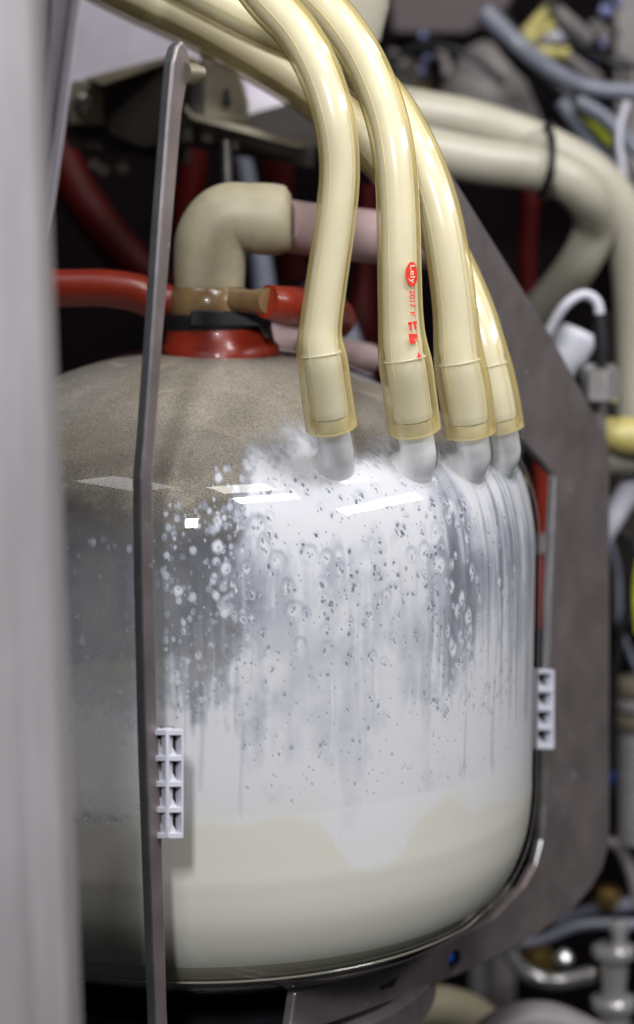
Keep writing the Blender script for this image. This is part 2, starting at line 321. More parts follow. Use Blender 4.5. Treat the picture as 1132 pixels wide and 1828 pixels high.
# foam line: below this the film has run off and the milk itself lies against the glass
fl = [(60,1470),(135,1468),(250,1470),(330,1478),(480,1466),(545,1462),(582,1480),(600,1518),(622,1548),(655,1557),(695,1550),(725,1512),(752,1462),(790,1424),(815,1428),(838,1458),(880,1440),(950,1412)]
fu = [pix2uv(*p) for p in fl]; flv = np.interp(UU, [p[0] for p in fu], [p[1] for p in fu])
ks = np.exp(-np.arange(-40, 41)**2/(2*7.**2)); ks /= ks.sum(); flv[:, :NT] = np.apply_along_axis(lambda q_: np.convolve(np.pad(q_, 40, 'edge'), ks, 'valid'), 1, flv[:1, :NT]); flv = flv+8*w2+3*w3
run = sst(-13, 9, VV-flv+22*w1+14*w2+np.where(UU < uL, 26, 7)*w3+np.where(UU < uL, 10, 4)*(fbm(UU/3.5, VV/3.5, 81, 2)-.5))
T = np.where(VV > flv-30, np.maximum(T, .72), T)
KR = run
# drops of foam clinging to the glass, each with a pale rim and a few dark open bubbles
def drop(u, v, a, pores, amp=1., halo=.3):
    b = a*(random.uniform(1.05, 1.45) if u < uB else random.uniform(1.4, 2.1)); i0_, i1_ = np.searchsorted(Vv, [v-b*2, v+b*2]); j0, j1 = np.searchsorted(U[:NT], [u-a*2, u+a*2])
    if i1_ <= i0_ or j1 <= j0: return
    du = (UU[i0_:i1_, j0:j1]-u)/a; dv = (VV[i0_:i1_, j0:j1]-v)/b; d = np.sqrt(du*du+dv*dv)+.5*w3[i0_:i1_, j0:j1]; t = T[i0_:i1_, j0:j1]
    t *= 1-halo*.45*np.exp(-((d-1.35)/.30)**2)*(.55+.75*np.clip(-dv/np.maximum(d, .1), -.4, 1)); t[:] = np.maximum(t, amp*sst(1.25, .45, d))
    for _ in range(pores):
        pu = random.uniform(-.5, .5)*a; pv = random.uniform(-.5, .5)*b; pr = random.uniform(1.5, 2.6) if a < 9 else random.uniform(2., 3.7)
        e = np.hypot(UU[i0_:i1_, j0:j1]-u-pu, VV[i0_:i1_, j0:j1]-v-pv)/pr; t *= 1-.58*sst(1.35, .4, e)
def zone(n, x0, x1, y0, y1, a0, a1, pm_, amp=(.75, 1), halo=.3):
    ua, _ = pix2uv(x0, (y0+y1)/2); ub, _ = pix2uv(x1, (y0+y1)/2); va = pix2uv((x0+x1)/2, y0)[1]; vb = pix2uv((x0+x1)/2, y1)[1]
    for _ in range(n):
        drop(random.uniform(ua, ub), random.uniform(va, vb), a0+(a1-a0)*random.random()**2.2, pm_(), random.uniform(*amp), halo)
def runs(n, x0, x1, y0, y1, amp):           # milk running down: soft wavering vertical trails, each ending in a rounder bead
    ua = pix2uv(x0, (y0+y1)/2)[0]; ub = pix2uv(x1, (y0+y1)/2)[0]
    for _ in range(n):
        u0 = random.uniform(ua, ub); v0 = random.uniform(y0, y1); ln = random.uniform(60, 260); wd = random.uniform(3.2, 9); sg = random.choice((1, 1, 1, -1)); ph = random.uniform(0, 6)
        i0_, i1_ = np.searchsorted(Vv, [v0, v0+ln+wd*3]); j0, j1 = np.searchsorted(U[:NT], [u0-wd*4, u0+wd*4])
        if i1_ <= i0_ or j1 <= j0: continue
        uu = UU[i0_:i1_, j0:j1]-u0-wd*.5*np.sin(VV[i0_:i1_, j0:j1]/38+ph); vv = (VV[i0_:i1_, j0:j1]-v0)/ln
        w_ = wd*(.45+.55*np.clip(vv, 0, 1)); m_ = np.exp(-(uu/w_)**2)*sst(0, .35, vv)*(1-sst(.96, 1.03, vv)); t = T[i0_:i1_, j0:j1]
        t[:] = np.clip(t+sg*amp*random.uniform(.4, 1)*m_*np.minimum(1, t*2), 0, 1)
runs(60, 430, 780, 880, 1200, .11); runs(90, 770, 955, 840, 1250, .24); runs(50, 300, 440, 950, 1250, .22)
few = lambda: random.choice((0, 0, 0, 1, 1, 2)); many = lambda: random.choice((1, 2, 3, 4, 6)); none = lambda: 0
zone(330, 290, 450, 900, 1280, 2, 8.5, few, (.3, .9), .1); zone(60, 380, 440, 900, 1100, 3, 11, few, (.7, 1), .2); zone(26, 380, 440, 830, 950, 3, 9, none, (.5, .9), .1)
zone(120, 95, 300, 960, 1330, 2, 8, few, (.35, .85), .1); zone(24, 100, 260, 1240, 1450, 5, 11, few, (.8, .95), .3)
zone(90, 430, 790, 850, 1130, 4, 11, many, (.9, 1), .22); zone(75, 430, 800, 1000, 1330, 3.5, 10, many, (.85, .95), .2)
zone(70, 770, 850, 880, 1280, 3.5, 13, many, (.9, 1), .25); zone(45, 850, 920, 920, 1280, 3, 9, many, (.85, 1), .2)
zone(40, 400, 800, 1300, 1440, 2.5, 6, few, (.85, .92), .1)
for x, y, a in ((552,992,12),(583,998,10),(524,1092,13),(536,1152,8),(665,1178,8),(785,1008,17),(805,1048,10),(836,1103,12),(824,1070,10),(809,1163,12),(797,1247,11),(868,1244,9),(890,1039,9),(495,1005,12),(458,943,13),(388,975,12),(403,1014,11),(318,1055,10),(470,970,9),(513,1052,9),(736,992,10),(759,988,11),(690,1064,8),(775,858,9)):
    drop(*pix2uv(x, y), a, random.choice((1, 2, 3)), 1., .45)
for _ in range(700):                     # pin-prick bubbles in the film
    u = random.uniform(uA, uD); v = random.uniform(820, 1440); r = random.uniform(.9, 1.9); i0_, i1_ = np.searchsorted(Vv, [v-6, v+6]); j0, j1 = np.searchsorted(U[:NT], [u-6, u+6])
    if j1 > j0 and i1_ > i0_: T[i0_:i1_, j0:j1] *= 1-.55*sst(1.4, .4, np.hypot(UU[i0_:i1_, j0:j1]-u, VV[i0_:i1_, j0:j1]-v)/r)
for _ in range(60):                      # bubbles on the foam line at the left
    u = random.uniform(pix2uv(100, 1470)[0], pix2uv(285, 1470)[0]); drop(u, np.interp(u, [p[0] for p in fu], [p[1] for p in fu])+random.uniform(-8, 10), random.uniform(3.5, 7), random.choice((0, 1)), .9, .5)
# mist on the dome, thinning downwards, wiped in places
Fg = (.80-.25*sst(700, 840, VV+40*w1))*(1-.78*sst(800, 960, VV+110*w1+50*w2))+.45*(fbm(UU/150+VV/70, VV/55, 61, 5)-.5)
Fg = np.clip(Fg*(.85+.3*fbm(UU/3.2, VV/3.2, 71, 2)), .07, .93); Fg = np.where(run > .5, 0., Fg)
zz = prf[:, 1][:, None]+0*UU; TK = (T+.10*sst(-110, 0, VV-flv))*.8*(1-KR)+KR; T = np.where(VV > flv-60, np.maximum(T, .985*KR), T)*sst(ZB+.033, ZB+.037, zz)   # the milk wets the glass below the foam line
T[:, ~FR] = np.clip(.12+.85*sst(1020, 1330, VV[:, ~FR]+120*(blot[:, ~FR]-.5)), 0, 1)*(VV[:, ~FR] < 1500)
Gd = revolve(prf, th)                    # the film has thickness: thick milk stands proud of thin
nrm = np.stack([np.gradient(prf[:, 1]), -np.gradient(prf[:, 0])], 1); nrm /= np.linalg.norm(nrm, axis=1)[:, None]
d = np.cos(th)[:, None]*NV+np.sin(th)[:, None]*EV
Gd = Gd-(nrm[:, None, 0, None]*d[None]+nrm[:, None, 1, None]*np.array([0, 0, 1.]))*(np.minimum(TK, .7)[..., None]*.00035)
big_mesh('milk_film', Gd, 'film', jar, attrs={'milk': T, 'mist': Fg, 'thick': TK})
# ---- the milk that has collected in the jar
pm_ = jar_profile(.0037, 200); zlev = np.interp(1456, Vv, prf[:, 1]); k = pm_[:, 1] < zlev
pb = pm_[k]; pb = pb[pb[:, 1] > ZB+.041]; rb = pb[-1, 0]
pb = np.concatenate([[(.0005, zlev)], [(r, zlev) for r in np.linspace(.02, pb[0, 0]-.002, 8)], pb, [(rb-.002, ZB+.0385), (rb-.006, ZB+.0345), (rb-.012, ZB+.0315), (rb-.020, ZB+.0295), (rb-.035, ZB+.0275), (rb-.06, ZB+.026), (.0005, ZB+.025)]])
big_mesh('milk', revolve(pb, thc), 'milk', jar)
# ---- thick glass foot
pg = jar_profile(.003, 200); pg = pg[pg[:, 1] < ZB+.044]
mg = glass_mat('thick_glass_foot', (.70, .72, .64), scratch=.25, rough=.05); MT['foot'] = mg; nt_ = mg.node_tree; df = nd(nt_, 'ShaderNodeBsdfDiffuse'); df.inputs[0].default_value = (.62, .59, .46, 1); ms_ = nd(nt_, 'ShaderNodeMixShader'); ms_.inputs[0].default_value = .5
tr_ = [n for n in nt_.nodes if n.type == 'BSDF_TRANSPARENT'][0]; mx_ = [n for n in nt_.nodes if n.type == 'MIX_SHADER' and n != ms_][0]; nt_.links.new(tr_.outputs[0], ms_.inputs[1]); nt_.links.new(df.outputs[0], ms_.inputs[2]); nt_.links.new(ms_.outputs[0], mx_.inputs[1])   # olive diffuse stands in for milk refracted through the clear foot
big_mesh('glass_foot', revolve(pg, thc), 'foot', jar)
for h, dr in ((.0330, .003),):                   # mould seams round the foot
    q = PROF; rr = np.interp(ZB+h, [a[1] for a in PROF[::-1]], [a[0] for a in PROF[::-1]])
    ring = J(np.stack([(rr-.001)*np.cos(thc), (rr-.001)*np.sin(thc), ZB+h+0*thc], -1)); c = np.concatenate([ring, ring[:1]])
    V, Fc = tube_vf(c, .0006, 8, cap=False); obj('mould_seam', V, Fc, 'foot', jar)

# surface point of the jar under a pixel
GS = revolve(jar_profile(0, 240), np.linspace(-1.4, 1.62, 420)); GP = proj(GS)
def on_jar(x, y):
    i = np.argmin(((GP-np.array([x, y]))**2).sum(-1).ravel()); return GS.reshape(-1, 3)[i]

# ---------------------------------------------------------------- four milk hoses with their glass stubs
def milk_hose(label, px, sleeve, group, n=90):
    """px: centre line from the far end down; sleeve: (start px, end px, r0, r1) where the hose is stretched over the stub"""
    q = path(px, n); q2 = path(sleeve, 26); root = thing('milk_hose', label, 'hose', q2[-1, :3], group)
    c = np.concatenate([q[:, :3], q2[2:, :3]]); r = np.concatenate([q[:, 3], q2[2:, 3]])
    k = np.exp(-np.arange(-4, 5)**2/2.); k /= k.sum(); r = np.convolve(np.pad(r, 4, 'edge'), k, 'valid')
    c = np.stack([np.convolve(np.pad(c[:, i], 4, 'reflect', reflect_type='odd'), k, 'valid') for i in range(3)], 1)
    V, Fc = tube_vf(c, r, 40, cap=False); nb = len(c)*40
    # rim: wall thickness at the open lower end, cut slightly uneven
    Vi, Fi = tube_vf(c[-5:], r[-5:]*.80, 40, cap=False)
    V = np.concatenate([V, Vi]); Fc = Fc+[[x+nb for x in f] for f in Fi]+[[nb-40+j, nb-40+(j+1) % 40, nb+4*40+(j+1) % 40, nb+4*40+j] for j in range(40)]
    obj('hose_wall', V, Fc, 'wall', root, sharp=60)
    m = len(c)-4; kc = np.where(np.arange(len(c)) < n, .80, .735); V, Fc = tube_vf(c[:m], (r*kc)[:m], 28); obj('milk_core', V, Fc, 'core', root)
    for kk, rq in ((n+1, .79),):
        ra = np.linspace(0, 2*math.pi, 41); rc_ = c[kk]+(r[kk]*rq)*(np.cos(ra)[:, None]*frames(c)[1][kk]+np.sin(ra)[:, None]*frames(c)[2][kk]); V, Fc = tube_vf(rc_, .0004, 8, cap=False); obj('stub_rim', V, Fc, 'core', root)
    Tn, U_, W_ = frames(c); tcam = CAM-c; tcam -= Tn*(tcam*Tn).sum(1)[:, None]; tcam /= np.linalg.norm(tcam, axis=1)[:, None]; side = np.cross(Tn, tcam); mid = len(c)//2
    side *= np.sign(side[mid, 0]); a0 = math.atan2(np.dot(U_[mid], side[mid]), np.dot(U_[mid], tcam[mid])); W2 = np.cross(Tn, U_); sg = np.sign(np.dot(W2[mid], np.cross(tcam[mid], side[mid]))*0+np.dot(np.cross(U_[mid], W2[mid]), np.cross(tcam[mid], side[mid])))
    for ang, q_ in ((-.62, .00030), (.95, .00024)):      # thin lines along the bore
        ph = sg*(ang-a0); V, Fc = tube_vf((c+(r*.815)[:, None]*(np.cos(ph)*U_+np.sin(ph)*W2))[:m], q_, 6); obj('bore_line', V, Fc, 'line', root)
    return root, c, r
G4 = 'milk hoses coming down onto the jar'
sl = {}
H = [
 ('clear yellowish hose at the left end of the row on the jar shoulder',
  [(400,-110,.985,40),(470,-10,.955,40),(530,58,.94,39),(570,130,.93,38),(597,215,.925,37),(606,305,.925,36),(598,400,.925,36.5),(585,490,.925,37),(574,570,.925,38),(570,606,.925,40)],
  [(570,614,.925,43),(575,640,.925,45.5),(583,700,.93,46.5),(592,762,.935,47)], (604,835)),
 ('clear yellowish hose with red printed date, second from the left on the jar',
  [(470,-110,1.04,38),(545,-20,1.01,38),(600,35,.99,38),(648,105,.98,38),(684,190,.972,38),(704,280,.965,38),(711,380,.962,38.5),(713,480,.96,39.5),(715,560,.96,40.5),(718,610,.96,43)],
  [(719,624,.96,46),(724,650,.96,48),(732,705,.965,48),(740,766,.97,48)], (752,835)),
 ('clear yellowish hose standing third from the left on the jar shoulder',
  [(300,-40,1.16,38),(400,12,1.14,38),(480,52,1.12,38),(580,95,1.07,38),(680,165,1.03,38),(745,270,1.00,38),(782,370,.99,38.5),(800,460,.987,39),(812,550,.987,40),(816,615,.987,42)],
  [(817,630,.987,44),(822,655,.987,47),(832,710,.99,48),(840,774,.993,46)], (850,835)),
 ('clear yellowish hose furthest right on the jar, half hidden by its neighbour',
  [(120,-70,1.22,46),(250,-5,1.21,46),(350,42,1.20,45),(460,105,1.18,43),(560,170,1.16,41),(655,255,1.12,39),(740,360,1.08,37),(800,450,1.05,36),(846,550,1.03,36),(868,622,1.022,37)],
  [(871,638,1.022,39),(876,662,1.022,41),(886,710,1.022,42),(896,766,1.024,41)], (908,830)),
]
hoses = []
for lab, px, slv, foot in H:
    root, c, r = milk_hose(lab, px, slv, G4); hoses.append((root, c, r))
    e = c[-1]; t = c[-1]-c[-6]; t /= np.linalg.norm(t); s = on_jar(*foot)
    axp = J((0, 0, s[2])); inw = axp-s; inw /= np.linalg.norm(inw); pts = np.array([c[-7], c[-4], e, e*.35+s*.65+inw*.001, s+inw*.012+(s-e)*.25]); q = bez(pts, 30); rr = np.interp(np.linspace(0, 1, 30), [0, .45, .7, 1], [r[-1]*.79, r[-1]*.79, r[-1]*.9, r[-1]*1.3])
    V, Fc = tube_vf(q, rr, 32, cap=False); nz = obj('nozzle', V, Fc, 'nozzleglass', jar)
    V, Fc = tube_vf(q, rr*.84, 28); MT.setdefault('streaky', stub_mat()); obj('milk_lining', V, Fc, 'streaky', nz)

# ---- red print on the second hose
root, c, r = hoses[1]; cp = proj(c)
def decal(name, pieces, mat, lift=.0003, label=None):
    """pieces: list of (verts in photograph px [along the hose, round the hose], faces); wrapped onto the hose"""
    V = []; Fc = []
    Tn = np.gradient(c, axis=0); Tn /= np.linalg.norm(Tn, axis=1)[:, None]
    for vs, fs in pieces:
        b = len(V)
        for a, s_ in vs:
            x = np.array([np.interp(a, cp[:, 1], c[:, i]) for i in range(3)]); t = np.array([np.interp(a, cp[:, 1], Tn[:, i]) for i in range(3)]); t /= np.linalg.norm(t)
            rad = np.interp(a, cp[:, 1], r); tc_ = CAM-x; tc_ -= t*np.dot(t, tc_); tc_ /= np.linalg.norm(tc_); rt = np.cross(t, tc_)
            if rt[0] < 0: rt = -rt
            ph = s_*.96/F/rad; V.append(x+(rad+lift)*(math.cos(ph)*tc_+math.sin(ph)*rt))
        Fc += [[b+i for i in f] for f in fs]
    o = obj(name, V, Fc, mat, root, smooth=False)
    if label: o['label'] = label
    return o
def grid(a0, a1, s0, s1, n=4, sk=0.):
    vs = [(a0+(a1-a0)*i/n, s0+(s1-s0)*j/n+sk*i/n) for i in range(n+1) for j in range(n+1)]; return vs, [[i*(n+1)+j, i*(n+1)+j+1, (i+1)*(n+1)+j+1, (i+1)*(n+1)+j] for i in range(n) for j in range(n)]
def text(body, a0, a1, s0, h, sx=None):
    cu = bpy.data.curves.new('t', 'FONT'); cu.body = body; cu.size = 1; cu.resolution_u = 3; cu.offset = .018 if len(body) == 4 and body[0] == '2' or len(body) == 1 else 0; ob = bpy.data.objects.new('t', cu); COL.objects.link(ob)
    me = ob.to_mesh(); v = [(p.co.x, p.co.y) for p in me.vertices]; f = [list(p.vertices) for p in me.polygons]; ob.to_mesh_clear(); bpy.data.objects.remove(ob)
    xs = [p[0] for p in v]; ys = [p[1] for p in v]; kx = (a1-a0)/(max(xs)-min(xs)); ky = h/(max(ys)-min(ys))
    return [(a0+(p[0]-min(xs))*kx, s0+(p[1]-min(ys))*ky) for p in v], f
ov = [(490, 23)]+[(490+21*math.cos(a), 23+12.5*math.sin(a)*(1+.05*math.sin(3*a))) for a in np.linspace(0, 2*math.pi, 28, endpoint=False)]
ring = [(490+10*math.cos(a), 23+6*math.sin(a)) for a in np.linspace(0, 2*math.pi, 28, endpoint=False)]
decal('logo_print', [(ov+ring, [[0, 29+i, 29+(i+1) % 28] for i in range(28)]+[[29+i, 1+i, 1+(i+1) % 28, 29+(i+1) % 28] for i in range(28)])], 'print', .00025)
decal('logo_lettering', [text('Lely', 475, 506, 16, 13)], 'printpale', .00045)
decal('date_print', [text('2017', 517, 549, 17, 11.5), text('F', 556, 564, 17, 10)], 'print', .00025)
decal('bar_print', [grid(574, 590, 15, 18.5, 3), grid(573, 588, 23, 27.5, 3, .8), grid(574, 579, 12, 20, 2), grid(573, 578, 21, 30, 2)], 'print', .00025)
decal('blotch_print', [grid(595, 614, 12, 19, 3, 1), grid(596, 606, 19, 29, 3), grid(607, 614, 18, 24, 3), grid(608, 610, 25, 30, 2)], 'print', .00025)
decal('number_print', [text('4', 630, 640, 22, 10)], 'print', .00025)

# ---------------------------------------------------------------- steel frame plate round the jar
A = P(250, 914, .868)[:2]; B = P(985, 914, 1.18)[:2]; DIR = (B-A)/np.linalg.norm(B-A); NP = np.array([DIR[1], -DIR[0]])
def on_plate(x, y):
    d = P(x, y, 1.0)-CAM; t = np.dot(A-CAM[:2], NP)/np.dot(d[:2], NP); return CAM+d*t
out_ = [(309,110),(316,82),(325,72),(334,82),(341,112),(326,200),(309,400),(292,600),(273,850),(275,1000),(281,1250),(289,1450),(294,1600),(299,1800),(304,1900),   # inner edge of the left arm, top down
        (480,2000),(515,1860),(528,1772),(720,1722),(880,1640),(936,1583),(957,1545),(968,1500),(974,1440),(977,1380),(984,1050),(992,850),(920,770),(860,650),(800,480),(760,350),(735,260),(718,215),   # inner edge round to the right arm
        (745,215),(800,300),(905,470),(985,600),(1058,733),(1078,765),(1087,795),(1089,830),(1089,1475),(1085,1515),(1076,1550),(1058,1583),(1030,1616),(995,1645),(930,1686),(820,1741),(700,1787),(560,1838),(420,1990),(290,2080),
        (279,1960),(279,1828),(271,1600),(262,1350),(255,1050),(253,855),(259,790),(270,640),(286,400),(302,190)]
pp = np.array([on_plate(*p) for p in out_]); TH = .0058
frame = thing('steel_bracket', 'flat stainless steel frame plate standing round the milk jar, both arms leaning in', 'frame', on_plate(560, 1838))
V, Fc = prism_vf(pp, (-NP[0]*TH, -NP[1]*TH, 0)); fp = obj('plate', V, Fc, 'plate', frame, bevel=.0011, sharp=30)
hc = on_plate(813, 1716); N3 = np.array([NP[0], NP[1], 0]); D3 = np.array([DIR[0], DIR[1], 0])
sl_ = [hc+D3*(.0062*math.cos(a))+np.array([0, 0, 1])*(.0062*math.sin(a)) for a in np.linspace(0, 2*math.pi, 24, endpoint=False)]
V, Fc = prism_vf(np.array(sl_)-N3*.01, N3*.02); cut = obj('hole_cut', V, Fc, 'black')
bm_ = fp.modifiers.new('hole', 'BOOLEAN'); bm_.object = cut; bm_.solver = 'EXACT'; fp.modifiers.move(1, 0)
dg = bpy.context.evaluated_depsgraph_get(); me2 = bpy.data.meshes.new_from_object(fp.evaluated_get(dg)); fp.modifiers.clear(); fp.data = me2; bpy.data.objects.remove(cut)
me2.materials.append(MT['edge'])
for p_ in me2.polygons:
    p_.use_smooth = False; p_.material_index = int(abs(p_.normal.x*NP[0]+p_.normal.y*NP[1]) < .9 and p_.center.z+frame.location.z > ZB+.012)   # sawn edges: their brighter metal paints in the light they catch
# spacer bolt near the tip of the left arm
b0 = on_plate(333, 130); ax = np.array([.75, .66, 0])
lathe('spacer_bolt', b0, [(.0048, -.001), (.0048, .005), (.0036, .0055), (.0036, .0085)], 'olive', frame, axis=ax, seg=24)

def edge_clip(label, cols, y0, y1, Y, group):
    """white ribbed edge protector: each column is a row of four open pockets. cols: list of ((px, depth) left, (px, depth) right, outward dir)"""
    root = thing('edge_clip', label, 'clip', P(cols[0][0][0], y1, Y), group)
    for (xa, ya), (xb, yb), dep in cols:
        def fp_(f, g): 
            x = xa+(xb-xa)*f; y = ya+(yb-ya)*f; return P(x, y0+(y1-y0)*g, y)
        a = fp_(0, .5); b = fp_(1, .5); u = (b-a); u[2] = 0; wd = np.linalg.norm(u); u /= wd; n = np.array([u[1], -u[0], 0]);
        if n[1] > 0: n = -n
        V, Fc = prism_vf(np.array([fp_(0, 0), fp_(1, 0), fp_(1, 1), fp_(0, 1)])-n*dep, -n*.0012); obj('pocket_shade_strip', V, Fc, 'dark', root, bevel=.0002)  # dark colour stands for shade and the dark plate deep in the pockets
        for f0, f1 in ((0, .13), (.88, 1)):
            V, Fc = prism_vf(np.array([fp_(f0, 0), fp_(f1, 0), fp_(f1, 1), fp_(f0, 1)]), -n*dep); obj('side_wall', V, Fc, 'white', root, bevel=.0002)
        for k in range(5):
            g = k/4*.955; V, Fc = prism_vf(np.array([fp_(.09, g), fp_(.91, g), fp_(.91, g+.05), fp_(.09, g+.05)]), -n*dep); obj('rib', V, Fc, 'white', root, bevel=.0002)
        for k in range(4):                                       # slanted gusset in each pocket
            g0 = k/4*.955+.045; g1 = (k+1)/4*.955; q = np.array([fp_(.09, g1), fp_(.75, g1), fp_(.09, g0+.02)])-n*dep*.45; V, Fc = prism_vf(q, -n*dep*.5); obj('gusset', V, Fc, 'white', root, bevel=0)
    return root
edge_clip('white ribbed plastic clip on the near steel arm at lower left', [((268,.8735),(298.5,.870),.0055), ((299,.870),(328,.875),.0055)], 1303, 1496, .86, 'white clips on the frame edge')
edge_clip('white ribbed plastic clip on the right inner edge of the frame', [((956,1.135),(990,1.150),.006)], 1196, 1337, 1.14, 'white clips on the frame edge')

# ---------------------------------------------------------------- lid, elbow and what is plugged into it
lid = jar
lc = P(392, 620, 1.1); sc = 1.1/F
lathe('red_flange', lc, [(108*sc, -16*sc), (106*sc, 2*sc), (98*sc, 10*sc), (94*sc, 34*sc), (70*sc, 36*sc)], 'red', lid, seg=64)
cring = lathe('clamp_ring', P(390, 590, 1.1), [(80*sc, 0), (93*sc, 2*sc), (95*sc, 8*sc), (95*sc, 26*sc), (92*sc, 31*sc), (72*sc, 31*sc)], 'black', lid, seg=64)
slab('clamp_latch', [(340,556),(352,553),(470,560),(486,572),(482,592),(466,590),(462,582),(340,582)], 1.1-97*sc, .012, 'black', cring)
slab('clamp_hook', [(462,560),(480,562),(484,604),(472,604),(466,590)], 1.1-93*sc, .01, 'black', cring)
coll = lathe('collar', P(374, 560, 1.1), [(72*sc, 0), (73*sc, 8*sc), (70*sc, 40*sc), (62*sc, 48*sc), (40*sc, 48*sc)], 'brown', lid, seg=48)
tube('collar_port', [(420,536,1.07,20),(450,537,1.06,20),(472,538,1.055,25),(483,538,1.05,24)], 'brown', coll, n=20)
q = bez([[*P(374,560,1.1), 58*sc], [*P(374,510,1.1), 62*sc], [*P(375,470,1.1), 64*sc], [*P(380,425,1.1), 65*sc], [*P(405,393,1.1), 64*sc], [*P(445,389,1.1), 61*sc], [*P(470,391,1.1), 63*sc], [*P(498,393,1.1), 62*sc], [*P(510,394,1.1), 57*sc], [*P(516,394,1.1), 52*sc], [*P(520,394,1.1), 44*sc]], 70)
V, Fc = tube_vf(q[:, :3], q[:, 3], 40); obj('elbow', V, Fc, 'elbow', lid)
tag(tube('pink_pipe', [(500,400,1.12,46),(560,410,1.14,46),(680,424,1.18,46),(800,440,1.24,44)], 'pink'), 'pale pink rigid pipe running out of the cream elbow behind the hoses', 'pipe')
tag(tube('red_hose', [(20,500,1.10,34),(95,514,1.10,33),(180,514,1.10,33),(240,522,1.10,34),(275,535,1.10,33),(310,538,1.10,28)], 'red'), 'thick red hose entering the collar from the left post', 'hose', 'red rubber hoses')
tag(tube('red_hose', [(476,538,1.05,30),(505,545,1.06,34),(540,550,1.10,36),(600,570,1.16,36)], 'red'), 'short red hose plugged onto the right port of the collar', 'hose', 'red rubber hoses')
tag(tube('pink_hose', [(430,590,1.16,24),(500,606,1.17,24),(580,622,1.19,26),(660,640,1.22,26)], 'pink'), 'pinkish tube just under the short red hose by the lid', 'hose')
for px, lab, mt in (([(90,240,1.5,34),(130,330,1.5,36),(200,430,1.5,36),(290,520,1.5,36)], 'shaded red hose slanting down in the dark behind the left post', 'shadedred'),
                ([(330,230,1.45,28),(342,300,1.45,28),(336,360,1.45,26),(330,430,1.45,26)], 'shaded red hose hanging behind the steel arm above the elbow', 'shadedred'),
                ([(500,250,1.5,26),(497,310,1.5,26),(500,380,1.5,26),(530,500,1.5,26)], 'shaded red hose behind the end of the elbow pipe', 'shadedred'),
                ([(655,330,1.55,16),(650,500,1.55,18),(640,600,1.55,40),(650,720,1.55,40)], 'shaded red hose showing between the first two milk hoses', 'shadedred'),
                ([(950,330,1.6,17),(940,470,1.6,17),(950,600,1.6,17)], 'faint dark red hose in shadow under the cream hoses', 'shadedred'),
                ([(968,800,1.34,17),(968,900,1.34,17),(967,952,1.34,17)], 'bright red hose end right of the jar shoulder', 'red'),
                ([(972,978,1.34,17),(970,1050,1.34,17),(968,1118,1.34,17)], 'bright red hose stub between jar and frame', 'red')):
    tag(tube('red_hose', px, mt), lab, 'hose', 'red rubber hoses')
tag(tube('hose_clamp', [(966,950,1.34,24),(966,984,1.34,24)], 'grey'), 'grey clamp joining two red hose ends right of the jar', 'clamp')
tag(tube('grey_hose', [(560,500,1.42,26),(610,590,1.42,28),(640,690,1.42,28),(660,760,1.42,28)], 'bluegrey'), 'blue grey hose slanting between the first two milk hoses', 'hose')
tag(tube('grey_hose', [(425,240,1.42,14),(440,310,1.42,16),(470,500,1.42,20),(480,640,1.42,22)], 'bluegrey'), 'blue grey hose hanging behind the cream elbow', 'hose')
tag(tube('support_rod', [(404,250,1.25,9),(405,300,1.25,9),(407,345,1.25,9)], 'bolt'), 'short steel rod between the shelf bracket and the elbow', 'rod')

# ---------------------------------------------------------------- foreground post and the slanted plate behind it
pc = P(60, 914, .62); xr = P(84, 914, .62)[0]
V, Fc = prism_vf([(xr-.26, .62, .85), (xr-.012, .62, .85), (xr, .632, .85), (xr, .66, .85), (xr-.26, .66, .85)], (0, 0, .95)); tag(obj('metal_post', V, Fc, 'post', bevel=.002), 'broad grey metal post out of focus along the left edge', 'post')  # post widened leftwards out of view to block light from the left
pl = thing('slanted_plate', 'slanted lavender grey sheet behind the top of the left post', 'plate', P(60, 470, .80))
slab('sheet', [(-60,-90),(158,-90),(80,480),(-60,480)], [.80, .80, .82, .82], .004, 'beam', pl); slab('edge_strip', [(140,-90),(157,-90),(79,480),(62,480)], [.797, .797, .817, .817], .0025, 'beam', pl); slab('groove_strip', [(96,-90),(103,-90),(66,480),(59,480)], [.7985, .7985, .8185, .8185], .0012, 'steel', pl)

# ---------------------------------------------------------------- rail and brackets at the upper left
rail = thing('aluminium_rail', 'pale lavender aluminium rail under the upper hoses, scuffed', 'rail', P(330, 190, 1.5))
slab('front_face', [(60,-60),(575,-60),(575,215),(60,160)], 1.5, .06, 'beam', rail, bevel=.002); slab('lower_lip', [(60,140),(580,190),(580,226),(60,168)], 1.492, .02, 'steel', rail, bevel=.001)
br = thing('end_bracket', 'dark steel channel bracket with a bolted end at upper left', 'bracket', P(230, 250, 1.36))
slab('end_block', [(122,145),(186,140),(190,222),(124,222)], 1.35, .03, 'olive', br); lathe('bolt', P(148, 184, 1.35), [(.0065, -.001), (.0065, .003), (.004, .0045)], 'bolt', br, axis=(0, -1, 0), seg=6)
slab('channel', [(184,150),(300,108),(350,108),(350,258),(250,262),(196,240)], [1.345,1.32,1.32,1.32,1.33,1.345], .05, 'dark', br, bevel=.001); slab('top_flange', [(150,140),(300,100),(350,100),(350,110),(300,112),(184,152)], 1.318, .06, 'olive', br)
tag(slab('lower_bracket', [(110,222),(250,232),(330,250),(330,292),(240,276),(120,262)], 1.36, .04, 'dark'), 'dark bent bracket just below the bolted steel channel', 'bracket')
for x, y, wh in ((165,292,'leftmost of three'),(182,303,'middle one and lowest of three'),(216,300,'rightmost of three')):
    tag(obj('small_nut', *tube_vf(np.array([P(x,y,1.38), P(x+2,y,1.375), P(x+4,y,1.37)]), .0042, 6), 'bolt'), wh+' small dull nuts in the dark below the left bracket', 'nut', 'small nuts below the bracket')
